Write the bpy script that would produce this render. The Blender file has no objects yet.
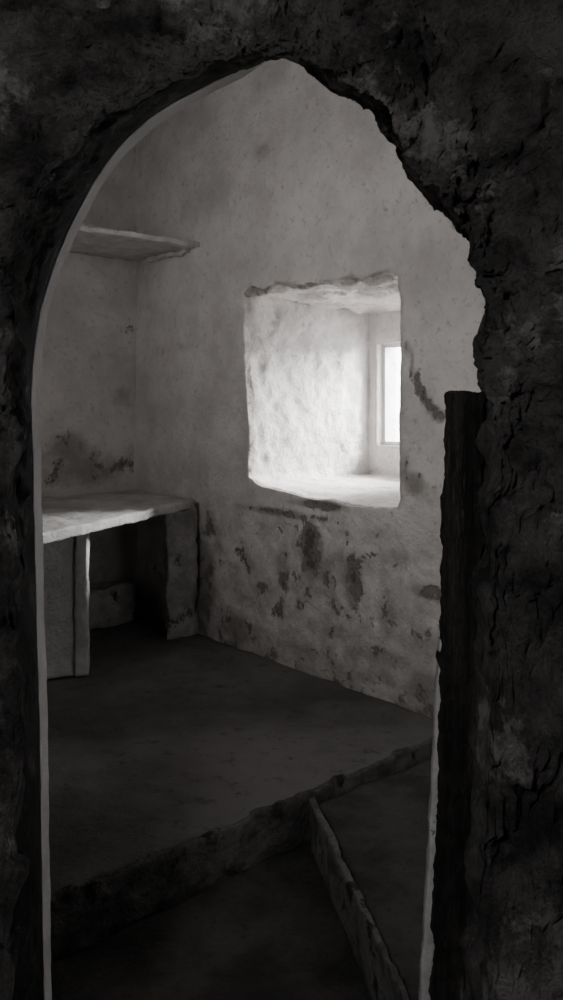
import bpy, math, bmesh
from mathutils import Vector, noise
F=850.0; EYE=1.5; HOR=400.0; CX=281.5
def W(px,py,Y): return Vector(((px-CX)/F*Y, Y, EYE+(HOR-py)/F*Y))
def lerp(a,b,t): return a+(b-a)*t
def sstep(a,b,x):
    t=max(0,min(1,(x-a)/(b-a))); return t*t*(3-2*t)
col=bpy.context.scene.collection
# ------------------------------------------------ materials
def mat(name, c1, c2, stain=None, scale=3.0, bump=0.3, bscale=25, rough=0.9, detail=8, attr=False, spots=None, wave=False, bdist=.03):
    m=bpy.data.materials.new(name); m.use_nodes=True; nt=m.node_tree; N=nt.nodes; L=nt.links
    bs=N['Principled BSDF']; bs.inputs['Roughness'].default_value=rough
    bs.inputs['Specular IOR Level'].default_value=0.25
    tc=N.new('ShaderNodeTexCoord'); src=tc.outputs['Object']
    if wave:
        mp=N.new('ShaderNodeMapping'); mp.inputs['Scale'].default_value=(9,9,0.7); L.new(src,mp.inputs[0]); src=mp.outputs[0]
    def nz(s,d,r=0.6):
        n=N.new('ShaderNodeTexNoise'); n.inputs['Scale'].default_value=s; n.inputs['Detail'].default_value=d
        n.inputs['Roughness'].default_value=r; L.new(src,n.inputs['Vector']); return n.outputs['Fac']
    def ramp(inp,a,b):
        r=N.new('ShaderNodeMapRange'); r.inputs[1].default_value=a; r.inputs[2].default_value=b; r.interpolation_type='SMOOTHSTEP'
        L.new(inp,r.inputs[0]); return r.outputs[0]
    def mix(f,a,b):
        x=N.new('ShaderNodeMix'); x.data_type='RGBA'; L.new(f,x.inputs[0])
        for v,i in ((a,6),(b,7)):
            if isinstance(v,tuple): x.inputs[i].default_value=(*v,1)
            else: L.new(v,x.inputs[i])
        return x.outputs[2]
    c=mix(ramp(nz(scale,detail,0.68),0.34,0.66),c1,c2)
    fine=nz(scale*14,6,0.7)
    dk=tuple(v*0.74 for v in c1)
    c=mix(ramp(fine,0.54,0.74),c,dk)
    if spots:
        c=mix(ramp(nz(spots[1],9,0.7),spots[2],spots[2]+0.08),c,spots[0])
    hb=None
    if attr:
        at=N.new('ShaderNodeAttribute'); at.attribute_name='stain'
        def thr(nscale,det,ro,k):
            n=nz(nscale,det,ro)
            ma=N.new('ShaderNodeMath'); ma.operation='MULTIPLY_ADD'; L.new(n,ma.inputs[0]); ma.inputs[1].default_value=k
            sb=N.new('ShaderNodeMath'); sb.operation='ADD'; L.new(at.outputs['Fac'],sb.inputs[0]); sb.inputs[1].default_value=-k/2
            L.new(sb.outputs[0],ma.inputs[2]); return ma.outputs[0]
        gate=ramp(at.outputs['Fac'],0.02,0.25)
        def gm(x):
            mg=N.new('ShaderNodeMath'); mg.operation='MULTIPLY'; L.new(x,mg.inputs[0]); L.new(gate,mg.inputs[1]); return mg.outputs[0]
        f1=gm(ramp(thr(3.5,8,0.65,2.0),0.05,0.75))          # broad damp smudge
        c=mix(f1,c,tuple(v*2.8 for v in stain))
        f2=gm(ramp(thr(8,11,0.74,3.6),0.58,0.76))       # flaked plaster
        c=mix(f2,c,tuple(v*2.0 for v in stain))
        f3=gm(ramp(thr(8,11,0.74,3.6),0.90,1.10))       # dark core
        c=mix(f3,c,stain); hb=f2
    L.new(c,bs.inputs['Base Color'])
    b=N.new('ShaderNodeBump'); b.inputs['Strength'].default_value=bump; b.inputs['Distance'].default_value=bdist
    h=nz(bscale,12,0.72)
    if hb is not None:
        sm=N.new('ShaderNodeMath'); sm.operation='MULTIPLY_ADD'; L.new(hb,sm.inputs[0]); sm.inputs[1].default_value=-0.2; L.new(h,sm.inputs[2]); h=sm.outputs[0]
    L.new(h,b.inputs['Height']); L.new(b.outputs[0],bs.inputs['Normal'])
    return m
M_wall=mat('whitewash',(0.58,0.555,0.54),(0.78,0.755,0.74),stain=(0.12,0.112,0.105),scale=2.2,bump=0.9,bscale=13,attr=True)
M_cer=mat('old_concrete',(0.075,0.070,0.068),(0.18,0.173,0.168),scale=0.9,bump=0.5,bscale=30)
M_floor=mat('dark_floor',(0.045,0.042,0.041),(0.11,0.105,0.10),scale=4,bump=0.9,bscale=16)
M_stone=mat('rough_stone',(0.045,0.042,0.041),(0.22,0.21,0.205),scale=7,bump=1.0,bscale=20,spots=((0.42,0.40,0.39),3.6,0.54),bdist=.06)
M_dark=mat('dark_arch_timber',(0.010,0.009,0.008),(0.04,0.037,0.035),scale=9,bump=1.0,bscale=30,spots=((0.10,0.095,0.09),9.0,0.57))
M_slab=mat('bench_plaster',(0.40,0.39,0.38),(0.60,0.59,0.58),scale=6,bump=0.7,bscale=26,spots=((0.17,0.16,0.15),7.0,0.60))
M_shelf=mat('shelf_whitewash',(0.55,0.54,0.53),(0.78,0.77,0.76),scale=8,bump=0.7,bscale=26,spots=((0.2,0.19,0.18),9.0,0.61))
M_sup=mat('chipped_plaster',(0.58,0.57,0.56),(0.78,0.77,0.76),scale=5,bump=0.7,bscale=25,spots=((0.18,0.17,0.165),4.5,0.54))
M_supd=mat('grimy_plaster',(0.34,0.33,0.325),(0.62,0.61,0.60),scale=7,bump=0.9,bscale=22,spots=((0.14,0.135,0.13),6.0,0.58))
M_riser=mat('crumbling_masonry',(0.06,0.057,0.055),(0.18,0.173,0.168),scale=6,bump=1.0,bscale=18,spots=((0.035,0.032,0.03),5.0,0.53))
M_curb=mat('worn_stone',(0.08,0.076,0.073),(0.28,0.27,0.265),scale=7,bump=0.8,bscale=20,spots=((0.05,0.047,0.044),7.0,0.53))
M_wood=mat('dark_wood',(0.014,0.013,0.012),(0.085,0.078,0.073),scale=3,bump=1.0,bscale=8,wave=True,rough=0.75,spots=((0.22,0.21,0.20),2.5,0.55))
M_paint=mat('chipped_white_paint',(0.80,0.79,0.78),(0.88,0.87,0.86),scale=12,bump=0.4,bscale=40,spots=((0.35,0.34,0.33),12.0,0.64))
M_paint2=mat('grimy_white_paint',(0.45,0.44,0.43),(0.65,0.64,0.63),scale=12,bump=0.4,bscale=40,spots=((0.12,0.115,0.11),12.0,0.60))
M_frame=mat('window_paint',(0.55,0.55,0.55),(0.65,0.65,0.65),scale=5,bump=0.1)

def mkobj(name,verts,faces,m,stain=None,smooth=True,parent=None,**props):
    me=bpy.data.meshes.new(name); me.from_pydata([tuple(v) for v in verts],[],faces); me.update()
    bm=bmesh.new(); bm.from_mesh(me)
    bmesh.ops.recalc_face_normals(bm,faces=bm.faces); bm.to_mesh(me); bm.free()
    if stain is not None:
        a=me.attributes.new('stain','FLOAT','POINT'); a.data.foreach_set('value',stain)
    if smooth: me.polygons.foreach_set('use_smooth',[True]*len(me.polygons))
    me.materials.append(m)
    o=bpy.data.objects.new(name,me); col.objects.link(o)
    if parent: o.parent=parent
    for k,v in props.items(): o[k]=v
    return o
def rings_faces(nr,n,closed=True):
    f=[]
    for r in range(nr-1):
        for i in range(n if closed else n-1):
            j=(i+1)%n
            f.append((r*n+i,r*n+j,(r+1)*n+j,(r+1)*n+i))
    return f
def fr(p,s,oct=5,H=0.8): return noise.fractal(Vector(p)*s,H,2.1,oct)
def hexa(name,bot,top,n,r,amp,s,m,parent=None,origin=None,seed=0,**props):
    """rounded, worn block: bot/top are four corners (a,b,c,d)"""
    bot=[Vector(v) for v in bot]; top=[Vector(v) for v in top]
    Lx=((bot[1]-bot[0]).length+(bot[2]-bot[3]).length)/2; Ly=((bot[3]-bot[0]).length+(bot[2]-bot[1]).length)/2; Lz=(top[0]-bot[0]).length
    D=(Lx,Ly,Lz); bm=bmesh.new(); cache={}
    def vert(i,j,k):
        key=(i,j,k)
        if key in cache: return cache[key]
        p=[i/n[0]*Lx,j/n[1]*Ly,k/n[2]*Lz]
        q=[max(r,min(D[a]-r,p[a])) for a in range(3)]
        d=Vector([p[a]-q[a] for a in range(3)])
        if d.length>1e-9:
            d=d.normalized()*r; p=[q[a]+d[a] for a in range(3)]
        u,v,w=p[0]/Lx,p[1]/Ly,p[2]/Lz
        b=lerp(lerp(bot[0],bot[1],u),lerp(bot[3],bot[2],u),v); t=lerp(lerp(top[0],top[1],u),lerp(top[3],top[2],u),v)
        P=lerp(b,t,w); sd=Vector((seed*7.3,0,0))
        P=P+Vector((fr(P+sd,s),fr(P+sd+Vector((5,9,2)),s),fr(P+sd+Vector((1,3,8)),s)))*amp
        cache[key]=bm.verts.new(P-(origin or Vector((0,0,0)))); return cache[key]
    a,b,c=n
    for i in range(a):
        for j in range(b):
            for k in (0,c): bm.faces.new([vert(i,j,k),vert(i+1,j,k),vert(i+1,j+1,k),vert(i,j+1,k)])
    for i in range(a):
        for k in range(c):
            for j in (0,b): bm.faces.new([vert(i,j,k),vert(i+1,j,k),vert(i+1,j,k+1),vert(i,j,k+1)])
    for j in range(b):
        for k in range(c):
            for i in (0,a): bm.faces.new([vert(i,j,k),vert(i,j+1,k),vert(i,j+1,k+1),vert(i,j,k+1)])
    bmesh.ops.recalc_face_normals(bm,faces=bm.faces)
    me=bpy.data.meshes.new(name); bm.to_mesh(me); bm.free()
    me.polygons.foreach_set('use_smooth',[True]*len(me.polygons)); me.materials.append(m)
    o=bpy.data.objects.new(name,me); col.objects.link(o)
    if parent: o.parent=parent
    elif origin: o.location=origin
    for k_,v_ in props.items(): o[k_]=v_
    return o
def prism(name,q,z0,z1,n,r,amp,s,m,**k):
    return hexa(name,[(x,y,z0) for x,y in q],[(x,y,z1) for x,y in q],n,r,amp,s,m,**k)
# ------------------------------------------------ window wall
C0=Vector((-.90,5.25)); U=Vector((.653,-.757)); NN=Vector((.757,.653))
def onwall(px,py):
    k=(px-CX)/F; t=(C0.y*k-C0.x)/(U.x-k*U.y); Y=C0.y+U.y*t
    return t, EYE+(HOR-py)/F*Y
def wl(t,z,d): return Vector((C0.x+U.x*t+NN.x*d, C0.y+U.y*t+NN.y*d, z))
def sample(poly,n):
    pts=[Vector(p) for p in poly]; ls=[0]
    for a,b in zip(pts,pts[1:]): ls.append(ls[-1]+(b-a).length)
    out=[]
    for i in range(n):
        s=ls[-1]*i/n
        for j in range(len(pts)-1):
            if s<=ls[j+1] or j==len(pts)-2:
                out.append(lerp(pts[j],pts[j+1],(s-ls[j])/max(1e-9,ls[j+1]-ls[j]))); break
    return out
NS=100
fl=[onwall(*p) for p in [(254,483),(248,477),(248,460),(250,430),(246,380),(244,330),(242,292)]]
ft=[onwall(*p) for p in [(242,292),(250,285),(262,288),(272,283),(292,285),(305,281),(330,283),(348,278),(365,279),(385,272),(398,276)]]
frr=[onwall(*p) for p in [(398,276),(399,300),(400,400),(401,470),(401,500),(397,509)]]
fb=[onwall(*p) for p in [(397,509),(380,509),(350,506),(330,500),(315,500),(285,492),(262,487),(254,483)]]
FC=sample(fl,NS)+sample(ft,NS)+sample(frr,NS)+sample(fb,NS)
def rect(t0,t1,z0,z1): return sample([(t0,z0),(t0,z1)],NS)+sample([(t0,z1),(t1,z1)],NS)+sample([(t1,z1),(t1,z0)],NS)+sample([(t1,z0),(t0,z0)],NS)
OUT=rect(-0.06,4.75,-0.05,3.95)
DP=.92
BC=rect(1.10,1.95,1.065,2.02)
AP=rect(1.155,1.72,1.235,1.83)
blobs=[(312,550,12,32,1.0),(298,545,9,24,.55),(355,583,10,30,.9),(268,600,28,22,.55),(430,592,22,10,.65),
(240,632,34,18,.55),(290,514,60,5,.6),(320,505,30,5,.8),(415,484,12,12,.6),(406,475,5,20,.6),(430,495,18,12,.35),(330,628,45,14,.45),(430,690,26,22,.55),(203,590,12,75,.7),
(262,152,10,10,.3),(218,540,10,20,.5),(282,570,12,34,.55),(380,655,50,14,.45),(300,652,60,14,.55),(205,525,12,24,.55),(425,640,20,14,.42),(250,560,12,18,.45),(400,560,25,12,.38),
(160,350,34,8,.2),(350,530,40,18,.42),(375,600,30,20,.42),(265,535,20,15,.42),(320,585,120,75,.38)]
path=[(407,345),(410,360),(414,374),(418,386),(424,397),(431,407),(438,414),(446,418)]
for a,b in zip(path,path[1:]):
    for k in range(3): blobs.append((a[0]+(b[0]-a[0])*k/3,a[1]+(b[1]-a[1])*k/3,4.2,6,.92))
bw=[]
for px,py,rx,ry,s in blobs:
    t,z=onwall(px,py); t2,_=onwall(px+rx,py); _,z2=onwall(px,py+ry); bw.append((t,z,abs(t2-t),abs(z-z2),s))
V=[];S=[]
def addring(c1,c2,w,d,amp,tun=False):
    for i in range(len(c1)):
        p=lerp(c1[i],c2[i],w); t,z=p
        P=wl(t,z,d); sd=fr(P,1.1,3)*0.016+fr(P+Vector((7,0,0)),9,5,.6)*0.006
        if d>.85: sd*=.3
        top=tun and NS<=i<2*NS
        am=amp*(1.8 if top else (.5 if i>=3*NS else 1))
        g=Vector((fr(P+Vector((1,5,0)),9,4,.9),fr(P+Vector((0,5,3)),9,4,.9),fr(P+Vector((3,5,3)),9,4,.9)))*am
        if top: 
            vd=noise.voronoi(Vector((P.x*5,P.y*5,3)))[0]; g.z+=(vd[1]-vd[0]-.2)*.07
        V.append(P+Vector((NN.x,NN.y,0))*sd+g)
        st=0
        if d<0.02:
            for bt,bz,rt,rz,s in bw:
                dd=math.hypot((t-bt)/rt,(z-bz)/rz)
                if dd<1.6: st=max(st,s*(1-sstep(0.3,1.6,dd)))
            st=max(st,0.5*(1-sstep(0.2,0.6,z)))
            st=max(st,0.26*(1-sstep(0.65,1.2,z)))
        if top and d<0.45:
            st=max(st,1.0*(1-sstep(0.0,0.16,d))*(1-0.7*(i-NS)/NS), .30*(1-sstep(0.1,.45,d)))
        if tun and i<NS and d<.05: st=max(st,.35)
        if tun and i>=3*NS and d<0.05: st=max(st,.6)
        S.append(st)
nr=0
R1=80
for r in range(R1+1):
    addring(OUT,FC,r/R1,0,0.003); nr+=1
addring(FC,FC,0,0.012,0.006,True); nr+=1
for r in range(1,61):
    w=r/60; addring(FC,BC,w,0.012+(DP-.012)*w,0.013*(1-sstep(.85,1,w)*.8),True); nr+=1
addring(BC,AP,.03,DP+.003,0.002); nr+=1
for r in range(1,8): addring(BC,AP,r/7,DP+.003,0.002); nr+=1
for r in range(1,6): addring(AP,AP,0,DP+.003+0.04*r,0.001); nr+=1
for r in range(1,3): addring(AP,OUT,r/2,DP+.3,0.0); nr+=1
mkobj('wall_back',V,rings_faces(nr,4*NS),M_wall,stain=S,kind='structure')
# left wall
UL=Vector((-.715,-.699))
def onleft(px,py):
    k=(px-CX)/F; q=(C0.x-k*C0.y)/(k*UL.y-UL.x); Y=C0.y+UL.y*q
    return q, EYE+(HOR-py)/F*Y
lb=[]
for px,py,rx,ry,s in [(90,464,100,20,.46),(60,455,34,24,.44),(110,358,40,6,.3),(125,330,8,8,.35),(50,580,60,50,.4),(120,400,12,18,.25)]:
    t,z=onleft(px,py); t2,_=onleft(px+rx,py); _,z2=onleft(px,py+ry); lb.append((t,z,abs(t2-t),abs(z-z2),s))
V=[];S=[];A,B=90,110
for i in range(A+1):
    for j in range(B+1):
        q=-0.06+2.95*i/A; z=-.05+4.0*j/B
        P=Vector((C0.x+UL.x*q,C0.y+UL.y*q,z)); dn=fr(P,1.5,4)*.02+fr(P,8,4)*.006
        V.append(P+Vector((-.699,.715,0))*dn); st=0
        for bt,bz,rt,rz,s in lb:
            dd=math.hypot((q-bt)/rt,(z-bz)/rz)
            if dd<1.6: st=max(st,s*(1-sstep(.3,1.6,dd)))
        S.append(st)
mkobj('wall_left',V,rings_faces(A+1,B+1,False),M_wall,stain=S,kind='structure')
def plane(name,a,b,c,d,m,n=12,amp=0.02):
    a,b,c,d=[Vector(v) for v in (a,b,c,d)]; V=[]
    for i in range(n+1):
        for j in range(n+1):
            P=lerp(lerp(a,b,i/n),lerp(d,c,i/n),j/n); nrm=(b-a).cross(d-a).normalized()
            V.append(P+nrm*fr(P,3,4)*amp)
    return mkobj(name,V,rings_faces(n+1,n+1,False),m,stain=[0.0]*len(V),kind='structure')
plane('wall_side',(-2.7,1.6,0),(-2.7,3.9,0),(-2.7,3.9,3.95),(-2.7,1.6,3.95),M_wall)
plane('ceiling',(-3.2,1.5,3.85),(3.2,1.5,3.85),(3.2,6,3.85),(-3.2,6,3.85),M_wall,amp=.03)
plane('floor',(-3.1,-1.6,0.03),(3.1,-1.6,0.03),(3.1,6,0.03),(-3.1,6,0.03),M_floor,n=150,amp=.02)
plane('wall_entry_left',(-1.4,-1.6,0),(-1.4,1.35,0),(-1.4,1.35,2.9),(-1.4,-1.6,2.9),M_stone,n=30,amp=.05)
plane('wall_entry_right',(1.4,-1.6,0),(1.4,1.35,0),(1.4,1.35,2.9),(1.4,-1.6,2.9),M_stone,n=30,amp=.05)
plane('wall_entry_rear',(-1.5,-1.55,0),(1.5,-1.55,0),(1.5,-1.55,2.9),(-1.5,-1.55,2.9),M_stone,n=20,amp=.05)
plane('ceiling.001',(-1.5,-1.6,2.8),(1.5,-1.6,2.8),(1.5,1.4,2.8),(-1.5,1.4,2.8),M_stone,n=20,amp=.05)
# ------------------------------------------------ arch wall
Bc=[(45,1420),(45,1010),(42,900),(39,700),(35,550),(30,400),(35,330),(50,275),(70,225),(95,178),(125,140),(157,112),(198,89),(240,70),(265,61),(282,57),(305,67),(325,85),(352,98),(378,120),(398,145),(410,178),(435,205),(457,228),(476,240),(480,265),(490,290),(484,330),(480,360),(480,395),(474,500),(466,640),(462,800),(452,1010),(440,1420)]
Ac=[(4,1420),(14,1010),(20,900),(22,700),(14,550),(20,440),(4,400),(4,310),(18,245),(46,190),(78,142),(112,108),(155,86),(202,74),(240,63),(268,54),(290,48),(314,62),(336,78),(366,94),(394,118),(408,148),(424,180),(448,208),(472,231),(486,275),(496,305),(490,345),(492,390),(492,440),(492,520),(488,640),(491,800),(484,1010),(474,1420)]
YA,YB=1.36,1.62
sub=14
def dens(poly,Y):
    pts=[W(x,y,Y) for x,y in poly]; o=[]
    for a,b in zip(pts,pts[1:]):
        for i in range(sub): o.append(lerp(a,b,i/sub))
    o.append(pts[-1]); return o
def relax(P,k0,k1,it):
    for _ in range(it):
        Q=list(P)
        for i in range(max(1,k0),min(len(P)-1,k1)): Q[i]=(P[i-1]+P[i]*2+P[i+1])/4
        P=Q
    return P
PA,PB=dens(Ac,YA),dens(Bc,YB)
assert len(PA)==len(PB)
PB=relax(PB,1,14*sub,60); PA=relax(PA,1,14*sub,20)
def outer(p,Y):
    x,z=p.x,p.z
    if z<=1.6: return Vector((-3.0 if x<0 else 3.0,Y,z))
    dx,dz=x,z-1.6
    k=min(3.0/max(abs(dx),1e-6),2.5/max(dz,1e-6)); return Vector((dx*k,Y,1.6+dz*k))
V=[];nr=0
def sd(P,face):
    vd=noise.voronoi(Vector((P.x*4.5,P.y*4.5,P.z*6.5)))[0]; e=min(0.35,vd[1]-vd[0])
    vf=noise.voronoi(Vector((P.x*13,P.y*13,P.z*16)))[0]
    low=sstep(.1,-.1,P.x-(-.45))*sstep(1.55,1.4,P.z)
    h=fr(P,2.2,6,0.7)*0.045+fr(P+Vector((3,3,3)),9,6,0.35)*0.024-(e-0.15)*(0.08+.14*low)-(vf[1]-vf[0])*(0.024+.02*low)*sstep(-.2,.3,noise.noise(P*2.3)+.3*low)
    g=Vector((fr(P+Vector((9,1,0)),14,5,.6),0,fr(P+Vector((0,1,9)),14,5,.6)))*0.013
    return Vector((0,h*face,0))+g
n=len(PA); RN=130
for r in range(RN+1):
    w=1-(1-(r/RN))**2.6
    for i in range(n):
        P=lerp(outer(PA[i],1.34),PA[i],w); V.append(P+sd(P,1))
    nr+=1
for r in range(1,19):
    w=r/18
    for i in range(n):
        P=lerp(PA[i],PB[i],w); d=sd(P,1-w); inward=Vector((-P.x,0,1.4-P.z)).normalized()
        right=sstep(-.02,.10,P.x)
        vd=noise.voronoi(Vector((P.x*6,P.y*6,P.z*7)))[0]
        b=math.sin(math.pi*w)*(right*((vd[1]-vd[0])*0.06-0.015)+(1-right)*fr(P,10,5,.5)*.012)
        V.append(P+d*lerp(1-w,1,right)+inward*b)
    nr+=1
base=V[-n:]
def outw(i):
    p=base[i]; return Vector((p.x-0,0,max(0,p.z-1.45))).normalized()
for r in range(1,4):
    for i in range(n): V.append(base[i]+Vector((0,0.03*r,0))+outw(i)*.02*r)
    nr+=1
for r in range(1,9):
    for i in range(n): V.append(lerp(base[i]+Vector((0,.12,0))+outw(i)*.08,outer(PB[i],1.75),r/8))
    nr+=1
wf=mkobj('wall_front',V,rings_faces(nr,n,False),M_stone,kind='structure')
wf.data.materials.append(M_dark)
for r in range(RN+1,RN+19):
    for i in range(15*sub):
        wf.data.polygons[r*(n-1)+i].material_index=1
# pale painted rim lining the arch: an inward facing strip
rim=PB[:int(14.4*sub)]; V=[]
for i,p in enumerate(rim):
    a=rim[max(0,i-3)]; b=rim[min(len(rim)-1,i+3)]; tn=(b-a).normalized(); inn=Vector((tn.z,0,-tn.x))
    f=i/len(rim); tp=1-sstep(.90,1,f)
    dp=(0.040+0.007*noise.noise(p*9)-0.012*sstep(.7,1,f))*tp+.002
    for q in ((-0.010,-.004),(.002*tp-.003*(1-tp),-.004),(.003*tp-.003*(1-tp),dp*.5),(.004*tp-.003*(1-tp),dp),(-0.010,dp)):
        V.append(p+inn*q[0]+Vector((0,q[1],0))+Vector((fr(p,20,3),0,fr(p+Vector((2,2,2)),20,3)))*.002)
fa=[]
for i in range(len(rim)-1):
    for j in range(5):
        k=(j+1)%5; fa.append((i*5+j,i*5+k,(i+1)*5+k,(i+1)*5+j))
fa.append((0,1,2,3,4)); m0=(len(rim)-1)*5; fa.append((m0,m0+1,m0+2,m0+3,m0+4))
mkobj('trim_1',V,fa,M_paint,smooth=False,kind='structure')
# wooden post
o0=Vector((W(438,400,1.55).x,1.56,0.0))
def cs(l,r,y,Y0,Y1): 
    z=W(0,y,Y0).z; x0=W(l,0,Y0).x; x1=W(r,0,Y0).x
    return [(x0,Y0,z),(x1,Y0,z),(x1,Y1,z),(x0,Y1,z)]
yb=HOR+1.46*F/1.53
post=bpy.data.objects.new('door_post',None); col.objects.link(post); post.location=o0
post['label']='weathered dark timber door post standing against rough stone opening'; post['category']='door post'
hexa('timber',cs(429,468,yb,1.53,1.60),cs(453,485,393,1.53,1.60),(16,12,260),.003,.007,24,M_wood,parent=post,origin=o0)
yb2=HOR+1.46*F/1.585
hexa('painted_edge',cs(411,424,yb2,1.575,1.60),cs(440,449,640,1.575,1.60),(4,4,80),.002,.003,16,M_paint2,parent=post,origin=o0,label='chipped white painted edge')
# ------------------------------------------------ platform, curb, step
po=Vector((-.3,3.5,.03))
pl=bpy.data.objects.new('raised_platform',None); col.objects.link(pl); pl.location=po
pl['label']='raised grey concrete floor platform with worn crumbling edge'; pl['category']='platform'
prism('platform_top',[(-1.05,1.82),(.70,3.385),(-.88,5.22),(-2.60,3.55)],0.03,.2,(160,120,16),.006,.006,8,M_cer,parent=pl,origin=po)
prism('masonry_riser',[(-1.04,1.81),(.705,3.37),(.685,3.395),(-1.055,1.83)],0.03,.197,(260,6,24),.010,.011,9,M_riser,parent=pl,origin=po,label='rough grey crumbling masonry face')
prism('stone_curb',[(.277,1.80),(.293,1.80),(.110,2.82),(.09,2.79)],0.03,.190,(4,110,14),.004,.007,10,M_curb,
  label='narrow rough stone curb running from the platform edge',category='curb')
prism('floor_step',[(.285,1.80),(2.0,1.80),(.74,3.32),(.12,2.80)],0.03,.172,(60,60,4),.008,.010,6,M_floor,
  label='dark low stone step beside the curb',category='step')
# ------------------------------------------------ bench
bo=Vector((-.9,4.6,.2))
bench=bpy.data.objects.new('masonry_bench',None); col.objects.link(bench); bench.location=bo
bench['label']='whitewashed masonry bench with slab top in the room corner'; bench['category']='bench'
prism('bench_top',[(-1.07,3.30),(-.475,4.70),(-.90,5.21),(-1.86,4.27)],.905,.95,(80,60,5),.005,.006,12,M_slab,parent=bench,origin=bo)
prism('support',[(-1.34,3.82),(-.965,3.98),(-1.0,4.12),(-1.45,4.03)],.205,.91,(14,8,40),.006,.008,6,M_sup,parent=bench,origin=bo)
prism('support',[(-.965,3.965),(-.905,3.98),(-.93,4.12),(-.975,4.11)],.205,.91,(5,6,50),.005,.006,9,M_shelf,parent=bench,origin=bo,label='pale plastered pillar edge')
prism('support',[(-.62,4.60),(-.485,4.68),(-.47,4.74),(-.68,5.0)],.205,.91,(10,12,40),.01,.020,7,M_supd,parent=bench,origin=bo,seed=2)
prism('inner_ledge',[(-1.12,4.70),(-.86,4.97),(-.92,5.18),(-1.30,4.83)],.205,.42,(20,14,14),.01,.02,8,M_supd,parent=bench,origin=bo,seed=3)
# ------------------------------------------------ shelf
so=Vector((-.9,4.8,2.35))
sh=bpy.data.objects.new('corner_shelf',None); col.objects.link(sh); sh.location=so
sh['label']='rough whitewashed shelf fixed high in the room corner'; sh['category']='shelf'
prism('shelf_board',[(-1.60,3.77),(-.455,4.745),(-.90,5.24),(-1.98,4.17)],2.355,2.382,(90,30,4),.002,.008,14,M_shelf,parent=sh,origin=so)
prism('batten',[(-.82,5.11),(-.54,4.79),(-.52,4.81),(-.80,5.16)],2.325,2.365,(40,6,6),.010,.014,18,M_shelf,parent=sh,origin=so,label='rough plastered wall batten')
# ------------------------------------------------ window frame
V=[];fa=[]
def box(t0,t1,z0,z1,d0,d1):
    b=len(V)
    for d in (d0,d1):
        for t,z in ((t0,z0),(t1,z0),(t1,z1),(t0,z1)): V.append(wl(t,z,d))
    for f in ((0,1,2,3),(4,5,6,7),(0,1,5,4),(1,2,6,5),(2,3,7,6),(3,0,4,7)): fa.append(tuple(b+x for x in f))
t0,t1,z0,z1=1.147,1.728,1.228,1.838; w=.03
d0,d1=DP+.06,DP+.10
box(t0,t0+w,z0,z1,d0,d1); box(t1-w,t1,z0,z1,d0,d1); box(t0+w,t1-w,z0,z0+w,d0,d1); box(t0+w,t1-w,z1-w,z1,d0,d1)
mkobj('window_1',V,fa,M_frame,smooth=False,kind='structure')
# ------------------------------------------------ lights
def area(name,loc,tgt,size,e,c=(1,1,1),spread=180):
    l=bpy.data.lights.new(name,'AREA'); l.energy=e; l.color=c; l.size=size; l.spread=math.radians(spread)
    o=bpy.data.objects.new(name,l); col.objects.link(o); o.location=loc
    o.rotation_euler=(Vector(tgt)-Vector(loc)).to_track_quat('-Z','Y').to_euler()
area('daylight',wl(1.9,2.2,2.25),wl(1.4,1.2,.35),.8,480,(1,.99,.98))
area('room_fill_light',(-1.5,2.2,2.3),(.4,3.85,2.1),.6,8,(1,.965,.94),spread=115)  # added off-view fill that brightens the room walls, no opening behind it
area('low_fill_light',(1.25,2.15,1.2),(-.8,3.8,.8),.7,3.0,(1,.97,.95))
area('entry_fill_light',(-.75,-.9,2.25),(.1,1.4,1.4),.35,20,(1,.98,.97))  # added fill behind the camera to bring out the arch stone
w=bpy.data.worlds.new('World'); bpy.context.scene.world=w; w.use_nodes=True
w.node_tree.nodes['Background'].inputs[0].default_value=(.95,.97,1,1); w.node_tree.nodes['Background'].inputs[1].default_value=12
cam=bpy.data.cameras.new('Camera'); co=bpy.data.objects.new('Camera',cam); col.objects.link(co)
co.location=(0,0,EYE); co.rotation_euler=(math.radians(90),0,0)
cam.sensor_fit='VERTICAL'; cam.sensor_height=24; cam.lens=F/1000*24; cam.shift_y=-0.1; cam.clip_start=.05
bpy.context.scene.camera=co
